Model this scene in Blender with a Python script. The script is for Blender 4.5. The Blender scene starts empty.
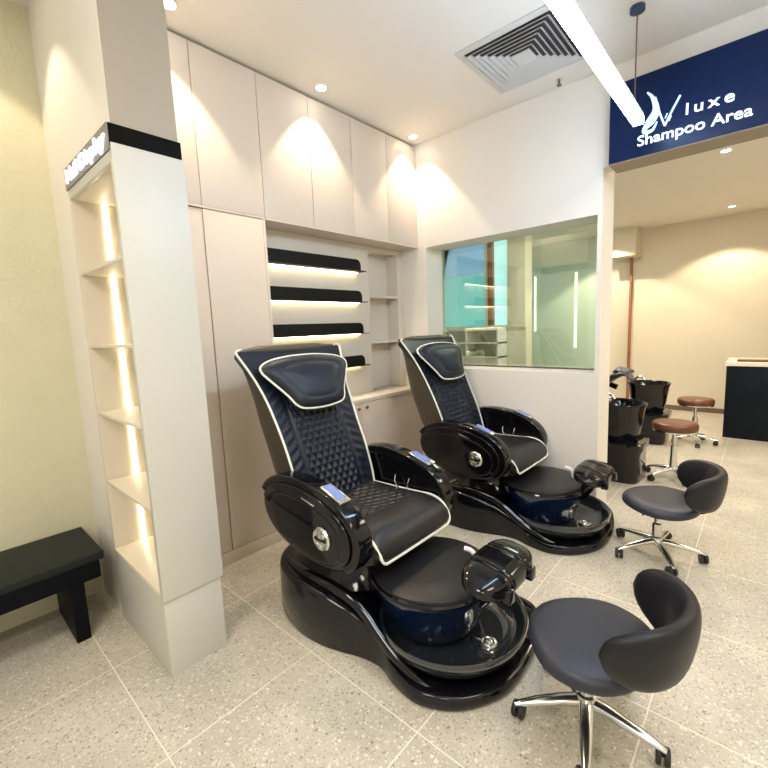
import bpy, bmesh, math, random
from mathutils import Vector, Matrix
random.seed(4)
C = bpy.context.scene.collection
PI = math.pi
# ------------------------------------------------------------------ materials
def mat(name, col, rough=.5, metal=0., spec=.5, coat=0., emit=None, es=0., noise=None, bump=None, sheen=0.):
    m = bpy.data.materials.new(name); m.use_nodes = True
    nt = m.node_tree; b = nt.nodes['Principled BSDF']
    b.inputs['Base Color'].default_value = (*col, 1); b.inputs['Roughness'].default_value = rough
    b.inputs['Metallic'].default_value = metal; b.inputs['Specular IOR Level'].default_value = spec
    b.inputs['Coat Weight'].default_value = coat; b.inputs['Coat Roughness'].default_value = .05
    b.inputs['Sheen Weight'].default_value = sheen
    if emit: b.inputs['Emission Color'].default_value = (*emit, 1); b.inputs['Emission Strength'].default_value = es
    tc = nt.nodes.new('ShaderNodeTexCoord')
    if noise:
        sc, amt = noise
        n = nt.nodes.new('ShaderNodeTexNoise'); n.inputs['Scale'].default_value = sc; n.inputs['Detail'].default_value = 4
        nt.links.new(tc.outputs['Object'], n.inputs['Vector'])
        mx = nt.nodes.new('ShaderNodeMix'); mx.data_type = 'RGBA'
        mx.inputs['A'].default_value = (*[c*(1-amt) for c in col], 1); mx.inputs['B'].default_value = (*[min(1, c*(1+amt)) for c in col], 1)
        nt.links.new(n.outputs['Fac'], mx.inputs['Factor']); nt.links.new(mx.outputs['Result'], b.inputs['Base Color'])
    if bump:
        sc, st, di = bump
        n = nt.nodes.new('ShaderNodeTexNoise'); n.inputs['Scale'].default_value = sc; n.inputs['Detail'].default_value = 3
        nt.links.new(tc.outputs['Object'], n.inputs['Vector'])
        bp = nt.nodes.new('ShaderNodeBump'); bp.inputs['Strength'].default_value = st; bp.inputs['Distance'].default_value = di
        nt.links.new(n.outputs['Fac'], bp.inputs['Height']); nt.links.new(bp.outputs['Normal'], b.inputs['Normal'])
    return m
M = {}
M['cab'] = mat('cream_laminate', (.73, .64, .54), .42, noise=(3, .03))
M['cabin'] = mat('cream_interior', (.72, .66, .56), .5, noise=(3, .03))
M['gap'] = mat('dark_gap', (.16, .12, .09), .8)
M['white'] = mat('white_paint', (.86, .82, .75), .55, noise=(2, .015))
M['pier'] = mat('warm_grey_laminate', (.59, .585, .53), .38, noise=(2, .02))
M['pierup'] = mat('shaded_pier_paint', (.38, .33, .26), .6, noise=(2, .02))  # darker beige holds the shade on the pier's upper side face
M['plaster'] = mat('textured_plaster', (.66, .64, .47), .8, noise=(6, .05), bump=(70, .5, .008))
M['ceil'] = mat('ceiling_paint', (.84, .80, .73), .7, noise=(2, .01))
M['cream'] = mat('cream_wall_paint', (.78, .71, .56), .65, noise=(2, .02))
M['black'] = mat('black_band', (.003, .003, .003), .6, spec=.08)
M['blackmetal'] = mat('black_powder_coat', (.006, .006, .005), .5, spec=.2)
M['gloss'] = mat('gloss_black_plastic', (.003, .003, .005), .10, spec=.5, coat=0)
M['gloss2'] = mat('soft_gloss_black', (.008, .008, .009), .25, spec=.5)
M['bowl'] = mat('smoked_black_glass', (.018, .022, .028), .06, spec=.6, coat=1)
M['leather'] = mat('blue_black_leather', (.006, .010, .021), .38, spec=.35, bump=(350, .12, .001))
M['seatleather'] = mat('charcoal_leather', (.012, .012, .014), .38, spec=.4, bump=(350, .12, .001))
M['shell'] = mat('gloss_brown_black_vinyl', (.050, .041, .027), .36, spec=.6, bump=(250, .1, .001))
M['pipe'] = mat('ivory_piping', (.82, .82, .74), .5)
M['stool'] = mat('slate_leather', (.030, .033, .047), .42, spec=.4, bump=(300, .1, .001))
M['stoolb'] = mat('dark_slate_leather', (.011, .011, .015), .40, spec=.35, bump=(300, .1, .001))
M['brown'] = mat('brown_leather', (.13, .045, .02), .35, noise=(20, .2), bump=(40, .4, .004))
M['chrome'] = mat('chrome', (.74, .75, .73), .2, metal=1)
M['castor'] = mat('black_rubber', (.012, .012, .012), .5)
M['hub'] = mat('grey_hub', (.25, .25, .25), .4)
M['bench'] = mat('black_bench_leather', (.010, .014, .013), .5, spec=.25)
M['benchf'] = mat('black_bench_wood', (.002, .003, .006), .5, spec=.12)
M['wood'] = mat('orange_brown_wood', (.34, .13, .05), .5, noise=(12, .25))
M['navy'] = mat('navy_sign_board', (.002, .014, .070), .35, spec=.2, noise=(2, .2))
M['letter'] = mat('lit_letter', (.8, .85, .95), .4, emit=(.75, .87, 1), es=1.1)
M['logo'] = mat('pale_blue_lit_logo', (.5, .65, .8), .4, emit=(.45, .68, .95), es=1.2)
M['letterw'] = mat('lit_white_letter', (.9, .9, 1), .4, emit=(.85, .85, 1), es=1)
M['led'] = mat('led_strip', (1, .95, .8), .5, emit=(1, .86, .55), es=9)
M['led2'] = mat('led_strip_shelf', (1, .95, .8), .5, emit=(1, .84, .55), es=11)
M['tube'] = mat('cool_light_bar', (1, 1, 1), .5, emit=(.52, .72, 1), es=36)
M['spot'] = mat('spot_lamp', (1, 1, 1), .5, emit=(1, .93, .82), es=20)
M['led3'] = mat('dim_led_strip', (1, .95, .8), .5, emit=(1, .9, .6), es=1.6)
M['grille'] = mat('grille_paint', (.62, .61, .58), .5)
M['duct'] = mat('dark_duct', (.05, .045, .05), .8)
M['screen'] = mat('blue_screen', (.10, .16, .38), .25, emit=(.2, .32, .75), es=.25)
M['teal'] = mat('teal_daylit_pane', (.1, .5, .5), .3, emit=(.20, .52, .52), es=.62)
M['blue'] = mat('blue_daylit_pane', (.1, .3, .6), .3, emit=(.22, .38, .60), es=.7)
M['paleblue'] = mat('pale_daylit_pane', (.5, .8, .85), .3, emit=(.50, .80, .85), es=.8)
M['counter'] = mat('dark_teal_counter_front', (.002, .006, .010), .4, spec=.2)
M['worktop'] = mat('cream_worktop', (.80, .72, .60), .3)
M['headblue'] = mat('steel_blue_vinyl', (.045, .075, .12), .35)
M['white_pl'] = mat('white_plastic', (.85, .85, .83), .3)
M['drum'] = None
def drum_mat():
    m = bpy.data.materials.new('navy_glitter'); m.use_nodes = True; nt = m.node_tree; b = nt.nodes['Principled BSDF']
    tc = nt.nodes.new('ShaderNodeTexCoord'); v = nt.nodes.new('ShaderNodeTexVoronoi'); v.inputs['Scale'].default_value = 160
    nt.links.new(tc.outputs['Object'], v.inputs['Vector'])
    r = nt.nodes.new('ShaderNodeValToRGB'); r.color_ramp.elements[0].color = (.012, .04, .15, 1); r.color_ramp.elements[1].color = (.002, .006, .025, 1)
    r.color_ramp.elements[0].position = .1; r.color_ramp.elements[1].position = .45
    nt.links.new(v.outputs['Distance'], r.inputs['Fac']); nt.links.new(r.outputs['Color'], b.inputs['Base Color'])
    b.inputs['Roughness'].default_value = .15; b.inputs['Coat Weight'].default_value = 1
    return m
M['drum'] = drum_mat()
def glass_mat():
    m = bpy.data.materials.new('greenish_glass'); m.use_nodes = True; nt = m.node_tree; nt.nodes.remove(nt.nodes['Principled BSDF'])
    t = nt.nodes.new('ShaderNodeBsdfTransparent'); t.inputs['Color'].default_value = (.88, .97, .92, 1)
    g = nt.nodes.new('ShaderNodeBsdfGlossy'); g.inputs['Roughness'].default_value = .01; g.inputs['Color'].default_value = (.95, 1, .97, 1)
    f = nt.nodes.new('ShaderNodeFresnel'); f.inputs['IOR'].default_value = 1.75
    mx = nt.nodes.new('ShaderNodeMixShader')
    nt.links.new(f.outputs[0], mx.inputs[0]); nt.links.new(t.outputs[0], mx.inputs[1]); nt.links.new(g.outputs[0], mx.inputs[2])
    nt.links.new(mx.outputs[0], nt.nodes['Material Output'].inputs['Surface'])
    return m
M['glass'] = glass_mat()
def floor_mat():
    m = bpy.data.materials.new('terrazzo_tiles'); m.use_nodes = True; nt = m.node_tree; b = nt.nodes['Principled BSDF']; L = nt.links.new
    tc = nt.nodes.new('ShaderNodeTexCoord')
    def N(t, **k):
        n = nt.nodes.new(t)
        for a, v in k.items(): setattr(n, a, v)
        return n
    def ramp(src, stops):
        r = N('ShaderNodeValToRGB')
        e = r.color_ramp.elements
        e[0].position, e[0].color = stops[0]; e[1].position, e[1].color = stops[-1]
        for p, c in stops[1:-1]:
            q = e.new(p); q.color = c
        L(src, r.inputs['Fac']); return r.outputs['Color']
    n1 = N('ShaderNodeTexNoise'); n1.inputs['Scale'].default_value = 3; n1.inputs['Detail'].default_value = 3; L(tc.outputs['Object'], n1.inputs['Vector'])
    base = ramp(n1.outputs['Fac'], [(.3, (.44, .41, .34, 1)), (.7, (.60, .56, .46, 1))])
    def chips(scale, dens, cols, basein, jitter):
        mp = N('ShaderNodeMapping'); mp.inputs['Location'].default_value = (jitter, jitter*2, 0); L(tc.outputs['Object'], mp.inputs['Vector'])
        v = N('ShaderNodeTexVoronoi'); v.inputs['Scale'].default_value = scale; L(mp.outputs[0], v.inputs['Vector'])
        sep = N('ShaderNodeSeparateColor'); L(v.outputs['Color'], sep.inputs[0])
        thr = N('ShaderNodeMath', operation='MULTIPLY'); L(sep.outputs['Red'], thr.inputs[0]); thr.inputs[1].default_value = dens
        lt = N('ShaderNodeMath', operation='LESS_THAN'); L(v.outputs['Distance'], lt.inputs[0]); L(thr.outputs[0], lt.inputs[1])
        c = ramp(sep.outputs['Green'], cols)
        mx = N('ShaderNodeMix', data_type='RGBA'); L(lt.outputs[0], mx.inputs['Factor']); L(basein, mx.inputs['A']); L(c, mx.inputs['B'])
        return mx.outputs['Result']
    c1 = chips(75, .5, [(.0, (.27, .24, .19, 1)), (.45, (.46, .42, .34, 1)), (.7, (.62, .58, .49, 1)), (1, (.74, .71, .62, 1))], base, .3)
    c2 = chips(130, .6, [(.0, (.30, .27, .22, 1)), (.5, (.50, .46, .37, 1)), (1, (.74, .71, .62, 1))], c1, 5.7)
    # grout
    sep = N('ShaderNodeSeparateXYZ'); L(tc.outputs['Object'], sep.inputs[0])
    outs = []
    for ax, o in (('X', .3702), ('Y', -2.1269)):
        a = N('ShaderNodeMath', operation='SUBTRACT'); L(sep.outputs[ax], a.inputs[0]); a.inputs[1].default_value = o - .3
        w = N('ShaderNodeMath', operation='WRAP'); L(a.outputs[0], w.inputs[0]); w.inputs[1].default_value = .6; w.inputs[2].default_value = 0
        s = N('ShaderNodeMath', operation='SUBTRACT'); L(w.outputs[0], s.inputs[0]); s.inputs[1].default_value = .3
        ab = N('ShaderNodeMath', operation='ABSOLUTE'); L(s.outputs[0], ab.inputs[0])
        lt = N('ShaderNodeMath', operation='LESS_THAN'); L(ab.outputs[0], lt.inputs[0]); lt.inputs[1].default_value = .0024
        outs.append(lt.outputs[0])
    mxx = N('ShaderNodeMath', operation='MAXIMUM'); L(outs[0], mxx.inputs[0]); L(outs[1], mxx.inputs[1])
    mx = N('ShaderNodeMix', data_type='RGBA'); L(mxx.outputs[0], mx.inputs['Factor']); L(c2, mx.inputs['A']); mx.inputs['B'].default_value = (.76, .73, .60, 1)
    L(mx.outputs['Result'], b.inputs['Base Color']); b.inputs['Roughness'].default_value = .38; b.inputs['Specular IOR Level'].default_value = .4
    return m
M['floor'] = floor_mat()
# ------------------------------------------------------------------ helpers
def smooth(me, ang=40):
    for p in me.polygons: p.use_smooth = True
    try: me.set_sharp_from_angle(angle=math.radians(ang))
    except Exception: pass
def link(name, me, m, parent=None, sm=True, ang=40):
    o = bpy.data.objects.new(name, me); C.objects.link(o)
    if m: me.materials.append(m)
    if sm: smooth(me, ang)
    if parent: o.parent = parent
    return o
def obj(name, bm, m, parent=None, bevel=0, seg=2, sm=True, ang=40):
    if bevel > 0:
        bmesh.ops.bevel(bm, geom=[e for e in bm.edges], offset=bevel, segments=seg, profile=.6, affect='EDGES', clamp_overlap=True)
    bmesh.ops.recalc_face_normals(bm, faces=bm.faces)
    me = bpy.data.meshes.new(name); bm.to_mesh(me); bm.free()
    return link(name, me, m, parent, sm, ang)
def add_box(bm, x0, x1, y0, y1, z0, z1):
    vs = [bm.verts.new((x, y, z)) for x in (x0, x1) for y in (y0, y1) for z in (z0, z1)]
    for f in ((0, 1, 3, 2), (4, 6, 7, 5), (0, 4, 5, 1), (2, 3, 7, 6), (0, 2, 6, 4), (1, 5, 7, 3)):
        bm.faces.new([vs[i] for i in f])
    return vs
def box(name, x0, x1, y0, y1, z0, z1, m, parent=None, bevel=.002):
    bm = bmesh.new(); add_box(bm, x0, x1, y0, y1, z0, z1)
    return obj(name, bm, m, parent, bevel)
def boxes(name, lst, m, parent=None, bevel=0):
    bm = bmesh.new()
    for b in lst: add_box(bm, *b)
    return obj(name, bm, m, parent, bevel)
def ringloft(bm, rings, closed=True, cap=True):
    vr = [[bm.verts.new(p) for p in r] for r in rings]
    n = len(vr[0])
    for a, b in zip(vr[:-1], vr[1:]):
        for i in range(n if closed else n-1):
            bm.faces.new((a[i], a[(i+1) % n], b[(i+1) % n], b[i]))
    if cap and closed:
        bm.faces.new(vr[0][::-1]); bm.faces.new(vr[-1])
    return vr
def add_tube(bm, pts, r, seg=10, closed=False, cap=True):
    pts = [Vector(p) for p in pts]; n = len(pts); rings = []
    rr = r if isinstance(r, (list, tuple)) else [r]*n
    prev = None
    for i, p in enumerate(pts):
        a = pts[(i-1) % n] if closed or i > 0 else p; b = pts[(i+1) % n] if closed or i < n-1 else p
        t = (b-a).normalized()
        if prev is None:
            ref = Vector((0, 0, 1)) if abs(t.z) < .9 else Vector((1, 0, 0))
            u = t.cross(ref).normalized()
        else:
            u = (prev - t*prev.dot(t)).normalized()
        v = t.cross(u); prev = u
        rings.append([p + (u*math.cos(2*PI*k/seg) + v*math.sin(2*PI*k/seg))*rr[i] for k in range(seg)])
    if closed: rings.append(rings[0])
    if closed:
        vr = [[bm.verts.new(q) for q in r_] for r_ in rings[:-1]]; vr.append(vr[0])
        for a, b in zip(vr[:-1], vr[1:]):
            for i in range(seg): bm.faces.new((a[i], a[(i+1) % seg], b[(i+1) % seg], b[i]))
    else: ringloft(bm, rings, cap=cap)
def tube(name, pts, r, m, parent=None, seg=10, closed=False):
    bm = bmesh.new(); add_tube(bm, pts, r, seg, closed); return obj(name, bm, m, parent)
def spline(P, n=8, closed=False):
    P = [Vector(p) for p in P]; out = []; k = len(P)
    rng = range(k if closed else k-1)
    for i in rng:
        p0 = P[(i-1) % k] if closed or i > 0 else P[i]*2-P[i+1]; p1 = P[i]; p2 = P[(i+1) % k]
        p3 = P[(i+2) % k] if closed or i+2 < k else P[i+1]*2-P[i]
        for j in range(n):
            t = j/n
            out.append(.5*((2*p1)+(p2-p0)*t+(2*p0-5*p1+4*p2-p3)*t*t+(3*p1-p0-3*p2+p3)*t**3))
    if not closed: out.append(P[-1])
    return out
def add_lathe(bm, prof, cx=0, cy=0, seg=40, sx=1, sy=1):
    rings = [[(cx+r*sx*math.cos(2*PI*k/seg), cy+r*sy*math.sin(2*PI*k/seg), z) for k in range(seg)] for r, z in prof]
    ringloft(bm, rings)
def lathe(name, prof, m, parent=None, cx=0, cy=0, seg=40, sx=1, sy=1, ang=40):
    bm = bmesh.new(); add_lathe(bm, prof, cx, cy, seg, sx, sy); return obj(name, bm, m, parent, ang=ang)
def prism_y(name, poly, y0, y1, m, parent=None, bevel=.01, seg=3):
    """outline in x,z extruded along y; perimeter rounded"""
    cx = sum(p[0] for p in poly)/len(poly); cz = sum(p[1] for p in poly)/len(poly)
    s = 1 if y1 > y0 else -1; rings = []
    P = [Vector(p) for p in poly]; n = len(P); nrm = []
    area = sum(P[i].x*P[(i+1) % n].y-P[(i+1) % n].x*P[i].y for i in range(n))
    for i in range(n):
        t = (P[(i+1) % n]-P[i-1]).normalized(); v = Vector((t.y, -t.x))
        nrm.append(v if area > 0 else -v)
    def ring(off, y): return [(P[i].x-nrm[i].x*off, y, P[i].y-nrm[i].y*off) for i in range(n)]
    for k in range(seg+1):
        a = PI/2*k/seg; rings.append(ring(bevel*(1-math.sin(a)), y0+s*bevel*(1-math.cos(a))))
    for k in range(seg+1):
        a = PI/2*k/seg; rings.append(ring(bevel*(1-math.cos(a)), y1-s*bevel*(1-math.sin(a))))
    bm = bmesh.new(); ringloft(bm, rings)
    return obj(name, bm, m, parent)
def thing(name, label, cat, loc=(0, 0, 0), rz=0, group=None):
    o = bpy.data.objects.new(name, None); C.objects.link(o); o.location = loc; o.rotation_euler = (0, 0, rz)
    o['label'] = label; o['category'] = cat
    if group: o['group'] = group
    return o
def tag(o, label, cat, group=None):
    o['label'] = label; o['category'] = cat
    if group: o['group'] = group
    return o
def struct(o): o['kind'] = 'structure'; return o
def copy_tree(o, parent=None):
    c = o.copy(); C.objects.link(c)
    if parent: c.parent = parent
    for ch in [k for k in list(bpy.data.objects) if k.parent == o]: copy_tree(ch, c)
    return c
def text_mesh(name, txt, size, depth, m, mtx, parent=None, shear=0, width=None, space=1., bold=0):
    cu = bpy.data.curves.new('t', 'FONT'); cu.body = txt; cu.size = size; cu.extrude = depth; cu.shear = shear; cu.space_character = space; cu.offset = bold
    o = bpy.data.objects.new('t', cu); C.objects.link(o); bpy.context.view_layer.update()
    me = bpy.data.meshes.new_from_object(o.evaluated_get(bpy.context.evaluated_depsgraph_get()))
    bpy.data.objects.remove(o); bpy.data.curves.remove(cu)
    if width:
        xs = [v.co.x for v in me.vertices]; w = max(xs)-min(xs); x0 = min(xs)
        for v in me.vertices: v.co.x = (v.co.x-x0)*width/w
    me.transform(mtx); me.name = name
    return link(name, me, m, parent, sm=False)
# ------------------------------------------------------------------ room shell
H = 3.01
def wallbox(name, lst, m): return struct(boxes(name, lst, m))
wallbox('floor', [(-3.2, 4.2, -5.6, 4.8, -.1, 0)], M['floor'])
wallbox('ceiling', [(-.6, 4.2, -5.6, .12, H, H+.1)], M['ceil'])
wallbox('ceiling_far_room', [(-3.2, 4.2, .12, 4.8, 2.79, 2.9)], M['ceil'])
wallbox('wall_left', [(-.50, -.34, -5.6, -2.343, 0, H)], M['plaster'])
wallbox('wall_cabinet_side', [(-.50, -.34, -2.343, .12, 0, H)], M['cabin'])
wallbox('wall_glazed', [(-.34, .089, 0, .27, 0, H), (.089, 1.529, 0, .27, 0, 1.042), (.089, 1.529, 0, .27, 2.121, H), (1.529, 1.56, 0, .27, 0, H)], M['white'])
wallbox('wall_lintel', [(1.56, 4.2, 0, .12, 2.41, H)], M['white'])
wallbox('wall_far', [(-3.2, 4.2, 4.5, 4.7, 0, 2.79)], M['cream'])
wallbox('wall_far_left', [(-3.2, -3.05, .12, 4.5, 0, 2.79), (-3.2, -.5, .0, .12, 0, 2.79)], M['cream'])
wallbox('wall_right', [(4.05, 4.2, -5.6, 4.5, 0, H)], M['cream'])
wallbox('trim_bulkhead', [(.58, .90, 4.15, 4.5, 2.37, 2.79)], M['cream'])
wallbox('baseboard_far', [(-3.05, 2.1, 4.485, 4.5, 0, .07)], M['gap'])
# window pane in the glazed wall
w = struct(box('window_1', .089, 1.529, .245, .255, 1.042, 2.121, M['glass'], bevel=0))
w2 = box('window_gasket', .0895, 1.529, .238, .262, 1.0425, 1.052, M['gap'], w, 0)
# timber edge of the door in the far room
t = struct(box('trim_door_edge', .770, .800, 4.43, 4.5, 0, 2.37, M['wood']))
# ------------------------------------------------------------------ pier with lit shelf niche
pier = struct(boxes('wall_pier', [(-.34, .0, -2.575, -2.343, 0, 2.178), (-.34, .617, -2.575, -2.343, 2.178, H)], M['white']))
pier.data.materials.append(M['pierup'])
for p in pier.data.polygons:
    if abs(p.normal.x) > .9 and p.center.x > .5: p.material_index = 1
bkc = thing('display_cabinet', 'tall narrow open display cabinet with lit shelves clad around the pier', 'cabinet', (.32, -2.46, 0))
def P(x, y, z=0): return (x-.32, y+2.46, z)
def cbox(n, x0, x1, y0, y1, z0, z1, m, par, bv=.0015): return box(n, x0-.32, x1-.32, y0+2.46, y1+2.46, z0, z1, m, par, bv)
cbox('side_panel', .613, .637, -2.587, -2.334, .34, 2.108, M['pier'], bkc)
cbox('side_panel', .001, .025, -2.585, -2.344, .34, 2.108, M['cabin'], bkc)
cbox('back_panel', .025, .613, -2.36, -2.344, .34, 2.108, M['cabin'], bkc)
cbox('bottom_panel', .001, .613, -2.586, -2.344, .345, .372, M['worktop'], bkc)
cbox('top_panel', .025, .613, -2.569, -2.36, 2.045, 2.062, M['cabin'], bkc)
cbox('plinth', .0, .629, -2.583, -2.343, .0, .345, M['pier'], bkc)
for z in (1.72, 1.386, 1.065, .722):
    cbox('shelf', .025, .613, -2.582, -2.36, z-.010, z+.004, M['cabin'], bkc)
cbox('light_strip', .0255, .031, -2.462, -2.446, .375, 2.045, M['led'], bkc, 0)
sb = cbox('sign_band', .0, .630, -2.588, -2.338, 2.098, 2.176, M['black'], bkc)
sb2 = cbox('sign_face', .003, .627, -2.592, -2.588, 2.085, 2.176, mat('grey_sign_face', (.22, .21, .19), .4), bkc, 0)
cbox('sign_rail', .025, .613, -2.588, -2.57, 2.045, 2.085, M['pier'], bkc)
text_mesh('sign_letter', 'Nail Display', .075, .003, M['letterw'], Matrix.Translation((.045-.32, -2.596+2.46, 2.107)) @ Matrix.Rotation(PI/2, 4, 'X'), bkc, width=.56, bold=.003)
# ------------------------------------------------------------------ built-in cupboards on the left wall
def doorpanel(par, y0, y1, z0, z1, ox, oy, x0=-.018, x1=0, m=None, g=.0018):
    return box('door', x0-ox, x1-ox, y0+g-oy, y1-g-oy, z0+g, z1-g, m or M['cab'], par, .001)
for y0, y1, lab in ((-2.343, -1.571, 'flat cream overhead cabinet nearest the pier, above the tall cupboard'),
                    (-1.571, -.788, 'flat cream overhead cabinet above the lit black display ledges'),
                    (-.788, 0, 'flat cream overhead cabinet in the corner by the glazed wall')):
    ym = (y0+y1)/2; t = thing('overhead_cabinet', lab, 'cabinet', (-.16, ym, 2.14), group=None)
    def tb(n, a, b, c, d, e, f, m, bv=0): return box(n, a+.16, b+.16, c-ym, d-ym, e-2.14, f-2.14, m, t, bv)
    tb('body', -.338, -.0195, y0+.001, y1-.001, 2.141, 2.995, M['gap'])
    tb('underside', -.338, -.001, y0+.001, y1-.001, 2.128, 2.141, M['cab'])
    ys = -1.971 if y0 < -2 else ym
    for a, b in ((y0, ys), (ys, y1)):
        g = .0018; tb('door', -.019, 0, a+g, b-g, 2.142, 2.992, M['cab'], .001)
ym = -1.957; t = thing('tall_cupboard', 'floor-standing tall cream cupboard between pier and display recess', 'cupboard', (-.16, ym, 0))
def tb(n, a, b, c, d, e, f, m, bv=0): return box(n, a+.16, b+.16, c-ym, d-ym, e, f, m, t, bv)
tb('body', -.338, -.0195, -2.342, -1.572, .083, 2.125, M['gap'])
tb('side_panel', -.338, -.001, -1.59, -1.5715, .083, 2.126, M['cab'], .001)
tb('plinth', -.338, -.002, -2.342, -1.572, 0, .082, M['cab'], .001)
tb('door', -.019, -.006, -2.341, -1.973, .086, 2.122, M['cab'], .001)
tb('door', -.019, 0, -1.969, -1.592, .086, 2.122, M['cab'], .001)
# recess back panel
t = tag(box('back_panel', -.235, -.20, -1.571, -.475, .86, 2.126, M['cabin'], bevel=.001), 'cream back board behind the black display ledges', 'panel')
# cubby shelf
t = thing('cubby_shelf', 'three-tier open cream cubby unit between display ledges and glazed wall', 'shelf', (-.27, -.24, .858))
def tb(n, a, b, c, d, e, f, m, bv=.001): return box(n, a+.27, b+.27, c+.24, d+.24, e-.858, f-.858, m, t, bv)
tb('side_panel', -.335, -.197, -.474, -.456, .860, 2.125, M['cabin'])
tb('side_panel', -.335, -.197, -.078, -.060, .860, 2.125, M['cabin'])
tb('filler_panel', -.335, -.20, -.060, -.001, .860, 2.125, M['cab'])
tb('back_panel', -.338, -.330, -.456, -.078, .860, 2.125, M['cabin'])
tb('top_panel', -.33, -.197, -.456, -.078, 2.085, 2.125, M['cabin'])
for z in (1.295, 1.70): tb('shelf', -.33, -.197, -.456, -.078, z-.011, z+.011, M['cab'])
# worktop and base cupboards
tag(box('worktop', -.338, .004, -1.57, -.001, .826, .858, M['worktop'], bevel=.002), 'long cream worktop running along the recess under the black ledges', 'worktop')
for y0, y1, dd, lab in ((-1.570, -.436, (-1.17, -.80), 'low cream cupboard with two round knobs under the worktop'), (-.435, -.001, (), 'narrow low cream cupboard in the corner against the glazed wall')):
    ym = (y0+y1)/2; t = thing('base_cupboard', lab, 'cupboard', (-.16, ym, 0))
    def tb(n, a, b, c, d, e, f, m, bv=.001, par=None): return box(n, a+.16, b+.16, c-ym, d-ym, e, f, m, par or t, bv)
    tb('body', -.338, -.0295 if not dd else -.0195, y0, y1, .083, .825, M['gap'], 0)
    tb('plinth', -.338, -.01, y0, y1, 0, .082, M['cab'])
    ed = [y0, *dd, y1]
    for a, b in zip(ed[:-1], ed[1:]):
        o = -.012 if not dd else 0
        d = tb('door', -.0195+o, o, a+.002, b-.002, .086, .823, M['cab'])
        for ky in ((-.849, -.758) if dd else ()):
            if a < ky < b:
                bm = bmesh.new(); add_lathe(bm, [(.006, 0), (.007, .010), (.013, .014), (.014, .019), (.010, .024)], seg=16)
                bmesh.ops.transform(bm, matrix=Matrix.Translation((.16, ky-ym, .784)) @ Matrix.Rotation(PI/2, 4, 'Y'), verts=bm.verts)
                obj('knob', bm, M['gap'], d)
# black display ledges with led strips
places = ['topmost of the four, right under the overhead cabinets', 'second from the top', 'third from the top, just above the chair back', 'lowest, mostly hidden behind the front chair']
for k, z in enumerate((1.893, 1.643, 1.385, 1.118)):
    t = thing('display_ledge', 'long black metal ledge with lit underside, '+places[k], 'shelf', (-.15, -1.0, z), group='black lit display ledges')
    y0, y1 = -.565, .415
    # upright lip with rounded end
    pl = [(y0, .006), (y1-.075, .006), (y1-.075, .05)]
    pl = [(y0, .0), (y1-.06, .0)] + [(y1-.06-.045*(1-math.cos(a)) , .04+.045*math.sin(a)) for a in [PI/2*i/6 for i in range(7)]] + [(y0, .085)]
    bm = bmesh.new(); ringloft(bm, [[(.048, a, b) for a, b in pl], [(.051, a, b) for a, b in pl]]); obj('front_plate', bm, M['blackmetal'], t)
    box('tray', -.0505, .055, y0, y1, -.006, .0, M['blackmetal'], t, .001)
    box('light_strip', -.04, -.028, y0+.01, y1-.02, -.011, -.0062, M['led2'], t, 0)
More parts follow.
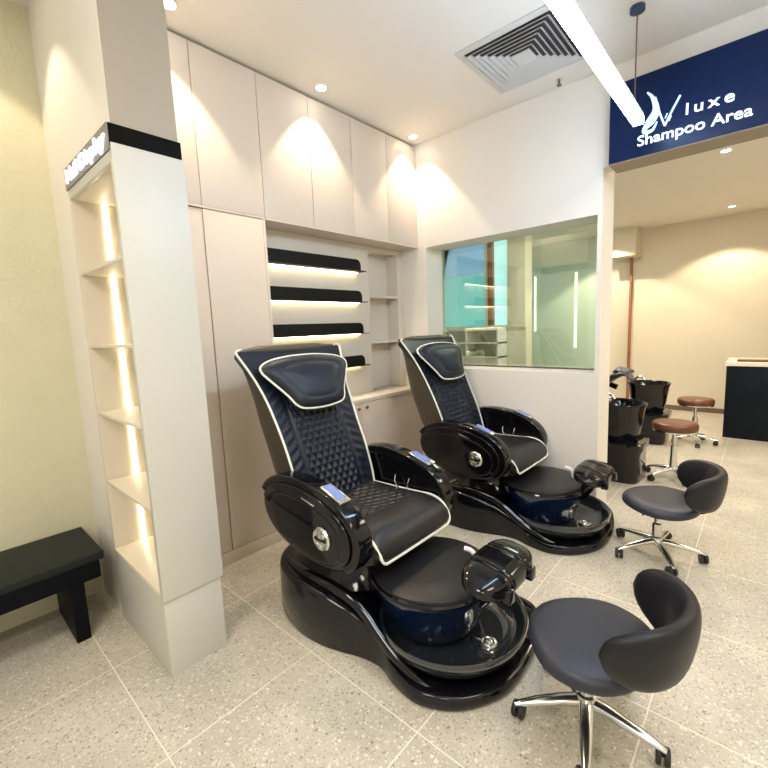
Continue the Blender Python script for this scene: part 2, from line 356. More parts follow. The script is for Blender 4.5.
# ------------------------------------------------------------------ pedicure chair
def build_chair():
    CX = 1.0
    root = thing('pedicure_chair', 'black pedicure spa chair with ivory piping in front, nearer the camera', 'chair', (CX, -1.70, 0), group='pedicure spa chairs')
    # ---- plinth base
    half = [(.46, 0), (.47, .14), (.52, .25), (.60, .325), (.71, .37), (.84, .39), (.97, .38), (1.08, .35), (1.18, .315), (1.28, .305), (1.38, .335), (1.50, .345), (1.61, .30), (1.69, .22), (1.745, .11), (1.76, 0)]
    rhalf = half[:10]+[(1.38, .335), (1.50, .355), (1.61, .362), (1.69, .33), (1.745, .20), (1.76, 0)]
    up = spline([(a, b, 0) for a, b in rhalf], 5); dn = spline([(a, b, 0) for a, b in half], 5)
    lo = [Vector((p.x, -p.y, 0)) for p in reversed(dn)][1:-1]
    out = up+lo
    def ht(x):
        K = [(.4, .255), (.85, .265), (1.0, .245), (1.12, .205), (1.24, .145), (1.36, .085), (1.48, .06), (1.8, .055)]
        for (a, u), (b, v) in zip(K[:-1], K[1:]):
            if x <= b: s = (x-a)/(b-a); s = max(0, s); return u+(v-u)*s
        return .055
    mid = Vector((1.1, 0, 0))
    def ring(sc, f, dz=0):
        return [((p.x-mid.x)*sc+mid.x-CX, p.y*sc, f*(ht(p.x)+(.05*max(0, min(1, (p.y-.2)/.12))*max(0, min(1, (p.x-1.35)/.12)) if sc > .9 else 0))+dz) for p in out]
    bm = bmesh.new()
    ringloft(bm, [ring(.985, 0), ring(1, 0, .012), ring(1.0, .5), ring(.995, .9), ring(.985, .97), ring(.965, 1), ring(.93, 1.01), ring(.6, 1.0), ring(.3, 1.)])
    base = obj('base', bm, M['gloss'], root, ang=60)
    # raised side ridge that sweeps down along the flank
    for s in (-1, 1):
        pts = spline([(.62, .29, .262), (.80, .33, .275), (.95, .325, .275), (1.08, .30, .25), (1.18, .285, .20), (1.28, .295, .145), (1.38, .305, .10), (1.48, .30, .06), (1.56, .28, .04)], 6)
        bm = bmesh.new(); add_tube(bm, [(p.x-CX, s*p.y, p.z) for p in pts], [.012+.014*math.sin(PI*i/(len(pts)-1)) for i in range(len(pts))], 12)
        obj('side_ridge', bm, M['gloss'], base)
    # pedestal
    def rr(cx, a, b, z, e=3, n=40):
        r = []
        for k in range(n):
            t = 2*PI*k/n; c, s = math.cos(t), math.sin(t)
            r.append((cx-CX+a*abs(c)**(2/e)*(1 if c > 0 else -1), b*abs(s)**(2/e)*(1 if s > 0 else -1), z))
        return r
    bm = bmesh.new(); ringloft(bm, [rr(.86, .33, .30, .25), rr(.86, .28, .25, .30), rr(.87, .26, .235, .36), rr(.88, .28, .26, .42)])
    obj('pedestal', bm, M['gloss'], root)
    bm = bmesh.new(); ringloft(bm, [rr(.92, .27, .27, .38, 5), rr(.92, .30, .29, .40, 5), rr(.92, .30, .29, .45, 5), rr(.92, .28, .27, .475, 5)])
    obj('seat_frame', bm, M['gloss2'], root)
    # basin
    cb = 1.44-CX
    prof = [(.23, .05), (.27, .07), (.30, .11), (.318, .150), (.322, .168), (.318, .176), (.308, .172), (.296, .15), (.285, .125), (.268, .105), (.24, .095), (.19, .09), (.10, .088)]
    basin = lathe('foot_basin', prof, M['bowl'], root, cb, 0, 64, 1.0, 1.02, ang=70)
    # drum in the basin
    cd = 1.335-CX
    prof = [(.16, .09), (.195, .10), (.215, .13), (.235, .19), (.262, .27), (.276, .305), (.279, .318), (.272, .328), (.255, .33)]
    drum = lathe('foot_drum', prof, M['drum'], root, cd, 0, 64, ang=60)
    lathe('drum_rim', [(.274, .310), (.281, .314), (.283, .322), (.278, .330), (.268, .332), (.266, .322)], M['gloss'], drum, cd, 0, 64)
    lathe('cover', [(.262, .324), (.268, .332), (.266, .341), (.255, .346), (.15, .349), (.02, .35)], M['seatleather'], root, cd, 0, 64)
    lathe('drain', [(.036, .088), (.040, .094), (.038, .100), (.028, .102), (.024, .097), (.020, .103), (.008, .106)], M['chrome'], basin, 1.615-CX, 0, 28)
    b = box('drain_lever', 1.545-CX, 1.585-CX, -.014, -.004, .094, .102, M['chrome'], basin, .002)
    # foot rest and bracket
    tube('footrest_bracket', [(1.54-CX, 0, .24), (1.60-CX, 0, .30), (1.655-CX, 0, .39)], [.04, .035, .04], M['gloss'], root, 14)
    bm = bmesh.new(); rings = []
    ny = 56
    for j in range(ny+1):
        v = -1+2*j/ny; y = v*.205
        e = (max(0, 1-abs(v)**3.2))**.5; e = max(e, .04)
        g = 1-.10*math.exp(-((abs(y)-.066)/.007)**2)
        r = []
        for k in range(32):
            a = 2*PI*k/32; c, s = math.cos(a), math.sin(a)
            xx = .098*e*g*abs(c)**.6*(1 if c > 0 else -1); zz = (.050 if s > 0 else .034)*e*g*abs(s)**.55*(1 if s > 0 else -1)
            zz += .016*xx/.098*-1
            r.append((1.665-CX+xx, y, .445+zz))
        rings.append(r)
    ringloft(bm, rings); fr = obj('footrest', bm, M['gloss'], root, ang=80)
    for y in (-.066, .066):
        pts = []
        for k in range(24):
            a = 2*PI*k/24; pts.append((1.665-CX+.099*math.cos(a), y, .445+(.056 if math.sin(a) > 0 else .034)*math.sin(a)-.016*math.cos(a)))
        bm = bmesh.new(); add_tube(bm, pts, .0045, 6, True); obj('rib', bm, M['gloss2'], fr)
    for y in (-.1, .09):
        box('clip', 1.735-CX, 1.775-CX, y-.02, y+.02, .395, .445, M['gloss'], fr, .006)
    # shower handle
    sh = tube('shower_handle', spline([(1.50-CX, .12, .34), (1.49-CX, .115, .39), (1.47-CX, .11, .41), (1.445-CX, .10, .415)], 5), .011, M['white_pl'], root)
    # ---- seat cushion
    top = [(.66, .47), (.67, .53), (.76, .548), (.90, .55), (1.02, .556), (1.12, .562), (1.20, .548), (1.252, .505), (1.272, .455), (1.262, .428), (1.225, .425), (1.1, .445), (.9, .455), (.72, .455)]
    prof = spline([(a, b, 0) for a, b in top], 26, True); NP = len(prof)
    cx0, cz0 = .98, .50
    bm = bmesh.new(); rings = []
    NY = 110
    for j in range(NY+1):
        v = -1+2*j/NY; y = .262*v; e = (1-abs(v)**7)**.5; e = max(e, .12)
        r = []
        for p in prof:
            x, z = p.x, p.y
            zz = cz0+(z-cz0)*(.45+.55*e)
            xx = cx0+(x-cx0)*(1-.055*(1-e))
            if z > .54 and .70 < x < 1.10:                      # quilting on the top
                a = (x-.7+y*.75)/.052; b_ = (x-.7-y*.75)/.052
                d = min(abs(a-round(a)), abs(b_-round(b_)))
                f = min(1, (x-.70)/.04)*min(1, (1.10-x)/.04)*(1 if abs(y) < .2 else 0)
                zz -= .005*math.exp(-(d/.10)**2)*f
            zz -= .018*math.exp(-(abs(y)/.13)**2)*(1 if z > .5 else 0)*max(0, min(1, (1.2-x)/.2))
            r.append((xx-CX, y, zz))
        rings.append(r)
    ringloft(bm, rings); seat = obj('seat', bm, M['seatleather'], root, ang=80)
    sidep = [(.74, .255, .530), (.90, .26, .533), (1.06, .26, .540), (1.15, .259, .545), (1.215, .257, .525), (1.255, .255, .480), (1.266, .25, .45), (1.268, .232, .432), (1.268, .20, .428)]
    path = [(a, b, c) for a, b, c in sidep]+[(1.270, 0, .428)]+[(a, -b, c) for a, b, c in reversed(sidep)]
    tube('piping', [(p.x-CX, p.y, p.z) for p in spline(path, 6)], .0062, M['pipe'], seat, 8)
    # ---- backrest
    keys = [(.755, .46, .245, .17), (.72, .60, .255, .20), (.672, .74, .26, .215), (.615, .87, .262, .215), (.558, .99, .27, .20), (.512, 1.08, .28, .17), (.470, 1.165, .30, .13), (.425, 1.245, .325, .085), (.385, 1.308, .347, .045), (.376, 1.322, .345, .03)]
    K = []
    kv = [Vector(k) for k in keys]
    for i in range(len(kv)-1):
        p0 = kv[i-1] if i else kv[0]*2-kv[1]; p1, p2 = kv[i], kv[i+1]; p3 = kv[i+2] if i+2 < len(kv) else p2*2-p1
        for j in range(34):
            t = j/34; K.append(.5*((2*p1)+(p2-p0)*t+(2*p0-5*p1+4*p2-p3)*t*t+(3*p1-p0-3*p2+p3)*t**3))
    K.append(kv[-1])
    NF = 128
    fr_r, sh_r = [], []
    for i, k in enumerate(K):
        x, z, wd, dp = k
        a = K[max(0, i-1)]; b = K[min(len(K)-1, i+1)]
        tx, tz = b[0]-a[0], b[1]-a[1]; l = math.hypot(tx, tz); nx, nz = tz/l, -tx/l     # forward normal
        fr = []
        for j in range(NF+1):
            v = -1+2*j/NF; y = v*wd
            o = -.012+.012*abs(v)**2 - .006*math.exp(-((abs(y)-.17)/.012)**2)*(1 if z < 1.12 else 0)
            if z < 1.10 and abs(y) < .145:
                s_ = z-.47; A = (s_*.62+y)/.043; B = (s_*.62-y)/.043
                d = min(abs(A-round(A)), abs(B-round(B)))
                o -= .008*math.exp(-(d/.11)**2)
                o += .006+.004*math.cos(PI*2*d-PI)
            elif abs(y) > .18 and z < 1.15:
                o += .004*math.sin((z+abs(y)*.5)*130)*math.exp(-((abs(y)-.21)/.035)**2)
            if abs(v) > .97: o = -.001
            fr.append((x+nx*o-CX, y, z+nz*o))
        bkr = []
        for j in range(1, 24):
            a_ = PI*j/24; c, s = math.cos(a_), math.sin(a_)
            y = wd*.99*abs(c)**.36*(1 if c > 0 else -1); dd = dp*1.28*abs(s)**.5
            bkr.append((x-nx*dd-CX, y, z-nz*dd*.4))
        mid_ = [(x-nx*.045-CX, v*wd*.975, z-nz*.045) for v in [1-2*q/20 for q in range(21)]]
        fr_r.append(fr+mid_)
        fs = [(x-nx*(.004+.036*(1-abs(v)**8))-CX, v*wd*.995, z-nz*(.004+.036*(1-abs(v)**8))) for v in [-1+2*q/20 for q in range(21)]]
        sh_r.append(fs+bkr)
    bm = bmesh.new(); ringloft(bm, fr_r); cush = obj('backrest_cushion', bm, M['leather'], root, ang=80)
    bm = bmesh.new(); ringloft(bm, sh_r); shell = obj('backrest_shell', bm, M['shell'], root, ang=70)
    for s in (-1, 1):
        pass
    pth = [(k[0]+.004-CX, k[2]+.001, k[1]) for k in K]
    tk = pth[-1]
    arc = [(tk[0], tk[1]-.004, tk[2]+.006), (tk[0]-.004, tk[1]-.03, tk[2]+.012)]
    full = pth+arc
    for s in (-1, 1):
        tube('piping', [(a, s*b, c) for a, b, c in full], .0062, M['pipe'], cush, 8)
    # rolled top of the shell
    pts = [(tk[0]-.034, -.325+.65*q/24, tk[2]+.010) for q in range(25)]
    pts = [(a, b, c-.014) for a, b, c in pts]
    bm = bmesh.new(); add_tube(bm, pts, [.012+.016*min(1, 5*min(q, 24-q)/24) for q in range(25)], 12); obj('top_roll', bm, M['shell'], shell)
    # hinge levers
    for s in (-1, 1):
        tube('hinge_lever', [(.545-CX, s*.268, .63), (.57-CX, s*.272, .665), (.575-CX, s*.272, .70)], .007, M['chrome'], shell, 8)
    # ---- head pillow
    O = Vector((.50, 0, 1.155)); U = Vector((-.52, 0, .854)).normalized(); Nn = Vector((.854, 0, .52)).normalized()
    O = Vector((.523, .016, 1.110))
    outl = [(-.11, -.125), (.0, -.135), (.11, -.125), (.15, -.10), (.175, -.05), (.235, .04), (.262, .085), (.255, .118), (.20, .143), (.10, .158), (0, .162), (-.10, .158), (-.20, .143), (-.255, .118), (-.262, .085), (-.235, .04), (-.175, -.05), (-.15, -.10)]
    ol = spline([(a, b, 0) for a, b in outl], 5, True)
    def pr(sc, off): return [tuple(O+U*(p.y*1.1*sc+.01)+Vector((0, 1, 0))*p.x*1.1*sc+Nn*off-Vector((CX, 0, 0))) for p in ol]
    bm = bmesh.new(); ringloft(bm, [pr(.9, .0), pr(.98, .012), pr(1, .024), pr(.97, .036), pr(.9, .047), pr(.80, .055), pr(.70, .059), pr(.67, .057), pr(.64, .061), pr(.45, .068), pr(.2, .071)])
    pil = obj('headrest_pillow', bm, M['leather'], root, ang=80)
    bm = bmesh.new(); add_tube(bm, pr(1.005, .025), .0062, 8, True); obj('piping', bm, M['pipe'], pil)
    # ---- armrests
    for s in (-1, 1):
        def el(a, b, t, cx=.87, cz=.545, tilt=-.10):
            c, q = math.cos(t), math.sin(t); e = .9
            X, Z = a*abs(c)**e*(1 if c > 0 else -1), b*abs(q)**e*(1 if q > 0 else -1)
            return (cx+X*math.cos(tilt)-Z*math.sin(tilt)-CX, cz+X*math.sin(tilt)+Z*math.cos(tilt))
        outer = [el(.345, .182, 2*PI*k/64) for k in range(64)]
        pod = prism_y('armrest', outer, s*.285, s*.345, M['gloss'], root, .018, 5)
        inner = [el(.30, .145, 2*PI*k/48, .86, .535) for k in range(48)]
        prism_y('side_panel', inner, s*.33, s*.3535, M['gloss'], pod, .01, 4)
        crescent = [el(.318, .162, math.radians(a), .87, .545) for a in range(-30, 171, 8)]+[el(.275, .118, math.radians(a), .86, .53) for a in range(170, -31, -8)]
        prism_y('side_trim', crescent, s*.34, s*.362, M['gloss'], pod, .005, 3)
        arm = [el(.362, .196, math.radians(a), .87, .545) for a in range(-38, 168, 6)]+[el(.318, .150, math.radians(a), .87, .545) for a in range(167, -39, -6)]
        prism_y('arm_pad', arm, s*.262, s*.352, M['gloss'], pod, .012, 4)
        # tablet control
        R_ = Matrix.Rotation(math.radians(14), 4, 'Y')
        bm = bmesh.new(); add_box(bm, -.070, .070, -.030, .030, -.006, .006)
        bmesh.ops.transform(bm, matrix=Matrix.Translation((1.055-CX, s*.306, .712)) @ Matrix.Rotation(math.radians(19), 4, 'Y'), verts=bm.verts)
        tb_ = obj('control_panel', bm, M['chrome'], pod, .002)
        bm = bmesh.new(); add_box(bm, -.060, .045, -.022, .022, .0062, .0072)
        bmesh.ops.transform(bm, matrix=Matrix.Translation((1.055-CX, s*.306, .712)) @ Matrix.Rotation(math.radians(19), 4, 'Y'), verts=bm.verts)
        obj('screen', bm, M['screen'], tb_)
        # chrome dial
        bm = bmesh.new(); add_lathe(bm, [(.040, 0), (.042, .008), (.037, .014), (.031, .012), (.029, .005), (.020, .005), (.019, .013), (.012, .016), (.004, .016)], seg=32)
        bmesh.ops.transform(bm, matrix=Matrix.Translation((1.010-CX, s*.352, .515)) @ Matrix.Rotation(-s*PI/2, 4, 'X') @ Matrix.Scale(1.3, 4), verts=bm.verts)
        obj('dial', bm, M['chrome'], pod)
        bm = bmesh.new(); add_box(bm, 1.010-CX-.036, 1.010-CX+.036, min(s*.366, s*.374), max(s*.366, s*.374), .508, .522)
        obj('dial_grip', bm, M['gloss2'], pod, .002)
        bm = bmesh.new(); add_box(bm, -.045, .045, -.002, .002, -.004, .004)
        bmesh.ops.transform(bm, matrix=Matrix.Translation((.93-CX, s*.364, .665)) @ Matrix.Rotation(math.radians(12), 4, 'Y'), verts=bm.verts)
        obj('trim_badge', bm, M['chrome'], pod, .001)
        for q in (0, 1):
            tube('cup_holder_wire', spline([(.90+.10*q-CX, s*.262, .60), (.905+.09*q-CX, s*.250, .565), (.925+.06*q-CX, s*.256, .535)], 4), .0035, M['chrome'], pod, 6)
    return root
chair = build_chair()
c2 = copy_tree(chair); c2.location = (.98, -.366, 0)
c2['label'] = 'black pedicure spa chair with ivory piping standing by the glazed wall, farther back'
# ------------------------------------------------------------------ stools
def add_castor_legs(root, R, n, m, z0, rot=0, wheel=.028):
    for k in range(n):
        a = rot+2*PI*k/n; d = Vector((math.cos(a), math.sin(a), 0)); u = Vector((-d.y, d.x, 0))
        bm = bmesh.new(); rings = []
        for t, hh, ww, zz in ((.02, .020, .026, z0), (.3, .018, .024, z0-.002), (.7, .014, .019, z0-.016), (.93, .009, .013, z0-.028), (1.0, .006, .010, z0-.031)):
            p = d*(R*t)+Vector((0, 0, zz)); rings.append([p+u*ww*math.cos(b)+Vector((0, 0, hh*math.sin(b))) for b in [2*PI*i/12 for i in range(12)]])
        ringloft(bm, rings); leg = obj('leg', bm, m, root)
        bm = bmesh.new()
        tr = random.uniform(0, PI) 
        ax = Vector((math.cos(tr), math.sin(tr), 0)); fw = Vector((-ax.y, ax.x, 0))
        cpos = d*(R*.96)+fw*.012
        for sgn in (-1, 1):
            rings = []
            for rr_, off in ((wheel*.55, .004), (wheel*.95, .005), (wheel, .009), (wheel, .016), (wheel*.9, .020), (wheel*.4, .021)):
                rings.append([cpos+Vector((0, 0, wheel))+ax*sgn*off+fw*rr_*math.cos(b)+Vector((0, 0, rr_*math.sin(b))) for b in [2*PI*i/18 for i in range(18)]])
            ringloft(bm, rings)
        add_tube(bm, [d*(R*.96)+Vector((0, 0, z0-.036)), cpos+Vector((0, 0, wheel*1.2))], .009, 8)
        bmesh.ops.recalc_face_normals(bm, faces=bm.faces)
        c_ = obj('caster', bm, M['castor'], leg)
def build_stool():
    root = thing('stool', 'low slate-grey wheeled stool with wraparound backrest at the right front corner', 'stool', (2.012, -1.722, 0), 0, 'low wheeled technician stools')
    add_castor_legs(root, .245, 5, M['chrome'], .092, rot=math.radians(-65))
    lathe('column', [(.030, .070), (.034, .078), (.034, .12), (.026, .125), (.026, .20), (.020, .205), (.016, .21), (.016, .33)], M['chrome'], root, 0, 0, 20)
    bm = bmesh.new(); add_box(bm, -.08, .08, -.06, .06, .312, .325); obj('seat_plate', bm, M['blackmetal'], root, .004)
    tube('height_lever', [(-.02, -.05, .31), (-.05, -.12, .305), (-.06, -.15, .295)], .005, M['blackmetal'], root, 8)
    n = 64
    def outline(sc, z, k=0):
        r = []
        for i in range(n):
            a = 2*PI*i/n; c, s = math.cos(a), math.sin(a)
            x = .200*abs(c)**.86*(1 if c > 0 else -1); y = .222*abs(s)**.86*(1 if s > 0 else -1)
            y *= 1-.32*max(0, -c)**1.3 ; x *= 1-.03*abs(s)
            zz = z-.012*k*abs(y*sc/.222)**2-.012*k*max(0, -x*sc/.2)**2
            r.append((x*sc+.012, y*sc-.016, zz))
        return r
    bm = bmesh.new(); ringloft(bm, [outline(.75, .322), outline(.93, .325, .5), outline(.985, .335, .8), outline(1, .348, 1), outline(.99, .362, 1), outline(.955, .374, 1), outline(.9, .380, 1), outline(.75, .384, 1), outline(.5, .383, .9), outline(.2, .381, .5)])
    obj('seat', bm, M['stool'], root, ang=80)
    # backrest: wraparound pad
    bm = bmesh.new(); rings = []; N = 60; A = math.radians(79)
    for i in range(N+1):
        v = -1+2*i/N; a = A*v+.14
        e = max(.05, (1-abs(v)**5)**.5)
        hh = (.112-.016*abs(v)**1.5)*e; th = .034*max(.15, (1-abs(v)**6)**.5)
        zc = .470+.008*abs(v)
        rad = .215
        ccx, ccy = .062, -.02
        r = []
        for k in range(28):
            b = 2*PI*k/28; cb_, sb_ = math.cos(b), math.sin(b)
            dz = hh*abs(sb_)**.8*(1 if sb_ > 0 else -1); dr = th*abs(cb_)**.8*(1 if cb_ > 0 else -1)+.16*dz
            R2 = rad+dr
            r.append((ccx+R2*math.cos(a)*1.0, ccy+R2*math.sin(a), zc+dz))
        rings.append(r)
    ringloft(bm, rings); obj('backrest', bm, M['stoolb'], root, ang=80)
    tube('backrest_bracket', spline([(.04, 0, .318), (.17, -.01, .316), (.235, -.015, .34), (.255, -.018, .39)], 4), .012, M['blackmetal'], root, 8)
    return root
st = build_stool(); st.rotation_euler = (0, 0, math.radians(-8))
s2 = copy_tree(st); s2.location = (1.995, -.335, 0); s2.rotation_euler = (0, 0, math.radians(4)); s2['label'] = 'low slate-grey wheeled stool with wraparound backrest beside the far pedicure chair'
def build_round():
    root = thing('round_stool', 'round brown leather stool on chrome casters, nearer of the two brown stools', 'stool', (1.87, 1.17, 0), 0, 'round brown wheeled stools')
    add_castor_legs(root, .22, 5, M['chrome'], .088, rot=.3, wheel=.025)
    lathe('column', [(.030, .070), (.032, .078), (.032, .12), (.026, .30), (.016, .305), (.016, .42), (.045, .43), (.12, .44)], M['chrome'], root, 0, 0, 20)
    lathe('seat', [(.13, .44), (.160, .443), (.172, .455), (.174, .475), (.172, .495), (.160, .508), (.12, .515), (.05, .516)], M['brown'], root, 0, 0, 36, ang=60)
    lathe('seat_rim', [(.150, .434), (.168, .436), (.170, .446), (.150, .446)], M['chrome'], root, 0, 0, 36)
    tube('height_lever', [(.03, -.02, .42), (.11, -.05, .415), (.15, -.06, .40)], .005, M['chrome'], root, 8)
    return root
rs = build_round(); rs2 = copy_tree(rs); rs2.location = (1.88, 2.55, 0); rs2.rotation_euler = (0, 0, .9)
rs2['label'] = 'round brown leather stool on chrome casters, farther one near the dark counter'
# ------------------------------------------------------------------ shampoo beds
def build_shampoo():
    root = thing('shampoo_bed', 'black shampoo bed with round wash bowl, nearer one just behind the glazed wall end', 'shampoo bed', (1.47, .98, 0), 0, 'black shampoo beds')
    lathe('wash_bowl', [(.14, .34), (.165, .38), (.185, .50), (.205, .64), (.217, .665), (.220, .678), (.212, .684), (.200, .675), (.185, .60), (.15, .53), (.06, .50)], M['gloss'], root, 0, 0, 44, ang=60)
    def rr(cx, a, b, z, e=5, n=40):
        r = []
        for k in range(n):
            t = 2*PI*k/n; c, s = math.cos(t), math.sin(t)
            r.append((cx+a*abs(c)**(2/e)*(1 if c > 0 else -1), b*abs(s)**(2/e)*(1 if s > 0 else -1), z))
        return r
    bm = bmesh.new(); ringloft(bm, [rr(-.01, .20, .19, 0), rr(-.01, .215, .205, .02), rr(-.01, .215, .20, .26), rr(-.01, .235, .215, .30), rr(-.01, .235, .215, .345), rr(-.01, .20, .19, .36)])
    obj('bowl_pedestal', bm, M['gloss'], root)
    tube('faucet', spline([(-.17, .05, .67), (-.13, .05, .73), (-.08, .045, .735), (-.05, .04, .70)], 5), .012, M['chrome'], root)
    lathe('drain', [(.03, .50), (.032, .506), (.02, .508)], M['chrome'], root, 0, 0, 20)
    # bed
    bm = bmesh.new(); ringloft(bm, [rr(-.95, .62, .24, .0), rr(-.95, .66, .26, .04), rr(-.95, .66, .26, .26), rr(-.95, .62, .24, .30)]); obj('bed_base', bm, M['gloss'], root)
    bm = bmesh.new()
    rings = []
    for x, z, h in ((-1.75, .36, .05), (-1.70, .40, .08), (-1.2, .42, .10), (-.85, .43, .10), (-.6, .56, .10), (-.35, .74, .09), (-.24, .79, .06), (-.20, .78, .03)):
        rings.append([(x, .25*abs(math.cos(b))**.5*(1 if math.cos(b) > 0 else -1), z+h*.5*abs(math.sin(b))**.6*(1 if math.sin(b) > 0 else -1)) for b in [2*PI*i/28+.01 for i in range(28)]])
    ringloft(bm, rings); obj('mattress', bm, M['leather'], root, ang=60)
    for s in (-1, 1):
        bm = bmesh.new(); P_ = spline([(-1.35, s*.30, .56), (-.95, s*.30, .60), (-.6, s*.30, .62), (-.40, s*.30, .56)], 5)
        add_tube(bm, P_, .035, 12); add_tube(bm, [(-1.2, s*.29, .56), (-1.2, s*.27, .25)], .025, 10); add_tube(bm, [(-.7, s*.29, .60), (-.7, s*.27, .25)], .025, 10)
        obj('armrest', bm, M['gloss'], root)
    bm = bmesh.new(); rings = []
    for x, z, h, w_ in ((-.36, .80, .03, .12), (-.32, .82, .07, .15), (-.24, .80, .08, .15), (-.19, .74, .06, .13), (-.17, .71, .03, .11)):
        rings.append([(x, w_*math.cos(b), z+h*.5*math.sin(b)) for b in [2*PI*i/24 for i in range(24)]])
    ringloft(bm, rings); obj('neck_rest', bm, M['headblue'], root, ang=70)
    return root
sh = build_shampoo(); sh2 = copy_tree(sh); sh2.location = (1.44, 2.42, 0)
sh2['label'] = 'black shampoo bed with round wash bowl, farther one beyond the first bed'
# ------------------------------------------------------------------ bench
t = thing('bench', 'low black padded bench against the textured left wall', 'bench', (-.12, -3.4, 0))
y1 = -2.645+3.4; y0 = -1.2
bm = bmesh.new(); add_box(bm, -.205, .205, y0, y1, .372, .412); obj('seat_pad', bm, M['bench'], t, .008, 3)
box('seat_frame', -.198, .195, y0+.01, y1-.02, .285, .371, M['benchf'], t, .003)
for yy in (y1-.115, y0+.06):
    box('leg', -.19, .185, yy-.028, yy+.028, 0, .284, M['benchf'], t, .003)
# ------------------------------------------------------------------ ceiling fittings
t = thing('air_vent', 'square grey ceiling air diffuser with nested louvres next to the light bar', 'air vent', (1.245, -.525, H))
def sq(r, z): return [(-r, -r, z), (r, -r, z), (r, r, z), (-r, r, z)]
bm = bmesh.new(); ringloft(bm, [sq(.262, -.001), sq(.300, -.001), sq(.300, -.006), sq(.262, -.012), sq(.258, -.008), sq(.262, -.001)], cap=False); obj('frame', bm, M['grille'], t, sm=False)
bm = bmesh.new(); ringloft(bm, [sq(.262, -.0012), sq(.262, -.0020)]); obj('duct_back', bm, M['duct'], t, sm=False)
for k in range(6):
    r = .242-.032*k
    bm = bmesh.new(); ringloft(bm, [sq(r-.013, -.002), sq(r+.006, -.020), sq(r+.004, -.0215), sq(r-.016, -.0025), sq(r-.013, -.002)], cap=False); obj('louvre', bm, M['grille'], t, sm=False)
bm = bmesh.new(); ringloft(bm, [sq(.058, -.016), sq(.060, -.022)]); obj('centre_plate', bm, M['grille'], t, sm=False)
t = thing('sprinkler', 'small metal sprinkler head on the ceiling beside the air vent', 'sprinkler', (1.30, -.10, H))
lathe('escutcheon', [(.026, 0), (.024, -.006), (.010, -.008)], M['chrome'], t, seg=20)
lathe('nozzle', [(.008, -.008), (.007, -.03), (.016, -.032), (.016, -.036), (.004, -.038)], M['gap'], t, seg=14)
# linear pendant
t = thing('pendant_light', 'long white glowing linear light bar hanging from the ceiling', 'pendant light', (1.834, -1.30, 2.49))
box('housing', -.022, .022, -.95, .93, .022, .040, mat('white_housing', (.8, .8, .8), .4), t, .003)
box('diffuser', -.026, .026, -.952, .932, -.02, .022, M['tube'], t, .004)
for yy in (.83, -.83):
    tube('cable', [(0, yy, .040), (0, yy, H-2.49-.03)], .0035, M['gap'], t, 8)
    lathe('ceiling_canopy', [(.036, H-2.49-.001), (.036, H-2.49-.022), (.020, H-2.49-.03), (.004, H-2.49-.032)], mat('dark_blue_canopy', (.03, .05, .12), .4), t, 0, yy, 24)
# downlights
spots = [(.127, -1.159, H, 'round recessed downlight above the overhead cabinets, middle of the cabinet row', 1),
         (.104, -.158, H, 'round recessed downlight in the ceiling corner by the glazed wall', 1),
         (.166, -2.127, H, 'round recessed downlight at the pier top edge, leftmost on the ceiling', 1),
         (-.02, -2.84, H, 'round recessed downlight above the bench', .45),
         (2.093, 1.541, 2.79, 'round recessed downlight just behind the dark sign', 2),
         (2.022, 3.913, 2.79, 'round recessed downlight near the far cream wall', 1.9),
         (.55, 3.75, 2.79, 'round recessed downlight seen through the glass', 2.4)]
for x, y, z, lab, pw in spots:
    t = thing('downlight', lab, 'downlight', (x, y, z), group='recessed downlights')
    lathe('trim_ring', [(.030, -.0005), (.045, -.0005), (.046, -.004), (.034, -.007), (.030, -.004)], M['white'], t, seg=28)
    lathe('lamp', [(.032, -.0005), (.032, -.0078), (.001, -.0085)], M['spot'], t, seg=28)
    L = bpy.data.lights.new('downlight_beam', 'SPOT'); L.energy = 34*pw; L.color = (1, .80, .58); L.spot_size = math.radians(84 if z > 2.9 else 110); L.spot_blend = .25; L.shadow_soft_size = .025
    lo = bpy.data.objects.new('downlight_beam', L); C.objects.link(lo); lo.location = (0, 0, -.02); lo.parent = t
# added area lights near the ceiling, out of frame, to fill the rooms
for x, y, e, nm in ((3.1, -2.0, 26, 'a'), (1.6, -4.0, 34, 'b'), (3.2, -4.8, 30, 'c'), (3.2, .9, 24, 'd'), (.8, 2.0, 34, 'e')):
    L = bpy.data.lights.new('fill_area_light', 'AREA'); L.shape = 'RECTANGLE'; L.size = .6; L.size_y = 1.2; L.energy = e; L.color = (1, .93, .83)
    lo = bpy.data.objects.new('fill_area_light', L); C.objects.link(lo); lo.location = (x, y, (H if y < 0 else 2.79)-.02)
# ------------------------------------------------------------------ shampoo area sign
t = thing('sign_board', 'dark navy overhead board with glowing white Shampoo Area lettering', 'sign', (2.6, -.055, 2.39))
def sx(x): return x-2.6
box('board', sx(1.615), sx(4.0), -.04, .0545, 0, .46, M['navy'], t, .002)
box('board_underside', sx(1.615), sx(4.0), -.038, .16, -.004, 0, mat('taupe_board_edge', (.34, .29, .22), .6), t, 0)
def tm(x, z): return Matrix.Translation((sx(x), -.041, z-2.39)) @ Matrix.Rotation(PI/2, 4, 'X')
text_mesh('lettering', 'Shampoo Area', .082, .004, M['letter'], tm(1.775, 2.452), t, width=.535, bold=.0006)
text_mesh('lettering', 'luxe', .086, .004, M['letter'], tm(2.015, 2.552), t, width=.215, space=1.35, bold=.0006)
def lp(L, r): 
    bm = bmesh.new(); q = spline([(sx(a), -.046, b-2.39) for a, b in L], 6); add_tube(bm, q, r if not isinstance(r, tuple) else [r[0]+(r[1]-r[0])*math.sin(PI*i/(len(q)-1)) for i in range(len(q))], 8)
    return obj('logo_stroke', bm, M['logo'], t)
lp([(1.875, 2.56), (1.85, 2.520), (1.81, 2.525), (1.83, 2.575), (1.862, 2.63), (1.848, 2.70), (1.82, 2.74)], (.004, .014))
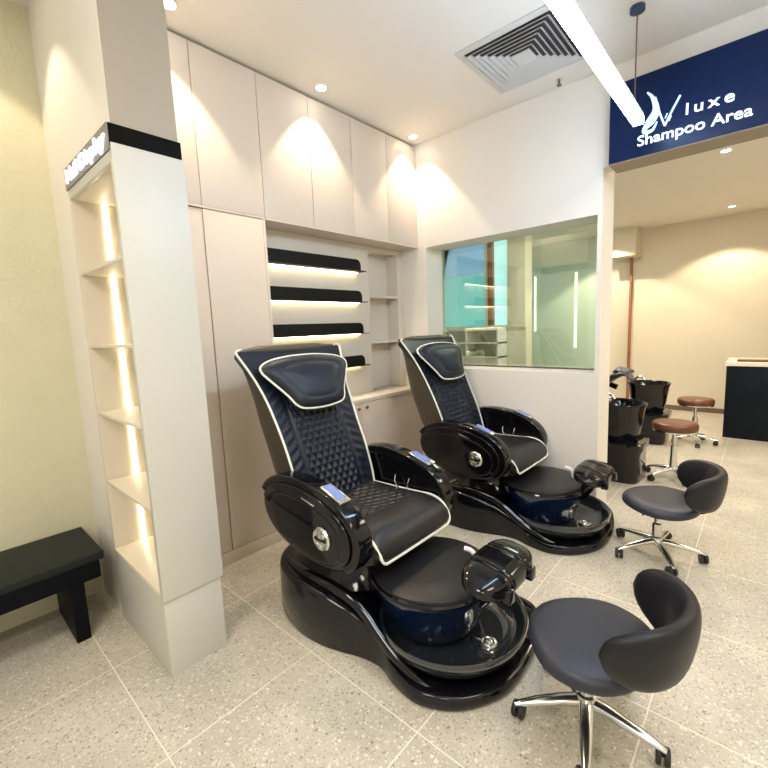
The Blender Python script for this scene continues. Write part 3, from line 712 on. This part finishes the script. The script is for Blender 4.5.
lp([(1.815, 2.535), (1.855, 2.565), (1.878, 2.62), (1.862, 2.70)], (.003, .009))
lp([(1.875, 2.64), (1.895, 2.58), (1.915, 2.525)], .005)
lp([(1.915, 2.525), (1.945, 2.59), (1.985, 2.665)], .0055)
for a in (0, 1): lp([(1.935-.02*a, 2.545+.02*a), (1.945-.02*a, 2.57+.02*a)], .003)
# ------------------------------------------------------------------ far room furniture
t = thing('counter', 'dark-fronted counter with pale top at the far right', 'counter', (2.75, 3.35, 0))
box('front_panel', -.62, .9, -.35, -.33, 0, .84, M['counter'], t, .003)
box('side_panel', -.64, -.62, -.35, .30, 0, .84, M['counter'], t, .003)
box('top', -.65, .92, -.37, .32, .84, .885, M['worktop'], t, .004)
tag(box('tray', 2.20, 2.66, 3.06, 3.20, .885, .905, M['brown'], bevel=.004), 'flat reddish tray lying on the dark-fronted counter', 'tray')
# window wall with teal panes; reflections mixed into the glass view are built solid
wallbox('wall_inner', [(-3.05, -.19, 2.75, 2.95, 0, 1.36), (-.47, -.19, 2.72, 2.95, 1.36, 2.79), (-3.05, -2.6, 2.75, 2.95, 1.36, 2.79)], M['cream'])
wd = struct(boxes('window_2', [(-2.6, -.47, 2.75, 2.95, 1.36, 1.40), (-.86, -.80, 2.75, 2.80, 1.40, 2.79)], M['white']))
box('pane', -2.6, -.80, 2.80, 2.81, 1.40, 2.20, M['teal'], wd, 0)
box('pane', -2.6, -.80, 2.80, 2.81, 2.21, 2.79, M['blue'], wd, 0)
box('pane', -.715, -.47, 2.80, 2.81, 1.40, 2.79, M['paleblue'], wd, 0)
box('post', -.80, -.715, 2.74, 2.81, 1.40, 2.79, M['wood'], wd, .003)
t = thing('storage_shelf', 'low cream cubby shelf unit under the teal window, solid stand-in for a view mixed with reflections', 'shelf', (-1.3, 2.60, 0))
for z in (.02, .92, 1.13, 1.33): box('shelf', -.82, .81, -.14, .14, z, z+.025, M['white'], t, .001)
for x in (-.82, -.28, .26, .785): box('divider', x, x+.025, -.139, .14, .0, 1.33, M['white'], t, .001)
box('back_panel', -.80, .79, .135, .145, .02, 1.34, M['cream'], t, 0)
for x in (-.79, -.25, .29): box('door', x, x+.49, -.142, -.13, .05, .915, M['cab'], t, .001)
t = thing('lit_display_panel', 'pale display panel with two upright light strips, built solid for reflections mixed in the glass', 'display panel', (-.35, 4.44, 1.6))
box('panel', -.60, .72, .0, .055, -1.0, .78, mat('pale_green_panel', (.68, .76, .66), .35), t, .003)
box('light_strip', -.43, -.40, -.008, 0, -.34, .64, M['led3'], t, 0)
box('light_strip', .285, .32, -.008, 0, -.64, .64, M['led3'], t, 0)
# ------------------------------------------------------------------ world, camera
w = bpy.data.worlds.new('World'); bpy.context.scene.world = w; w.use_nodes = True
bg = w.node_tree.nodes['Background']; bg.inputs['Color'].default_value = (1, .96, .90, 1); bg.inputs['Strength'].default_value = .5
cam = bpy.data.cameras.new('camera'); co = bpy.data.objects.new('camera', cam); C.objects.link(co)
r = Vector((0.75346049, 0.65640869, -0.0377481)); u = Vector((-0.05356364, 0.11850184, 0.99150807)); F = Vector((-0.65530773, 0.74504023, -0.12444609))
mm = Matrix((r, u, -F)).transposed().to_4x4(); mm.translation = (2.41589, -3.13509, 1.41520); co.matrix_world = mm
cam.sensor_width = 36; cam.lens = 420.5708/768*36; cam.shift_x = (384-394.97)/768; cam.shift_y = (380.85-384)/768; cam.clip_start = .05
bpy.context.scene.camera = co
vs = bpy.context.scene.view_settings; vs.view_transform = 'Standard'; vs.look = 'None'; vs.exposure = .38; vs.gamma = 1; vs.use_curve_mapping = False
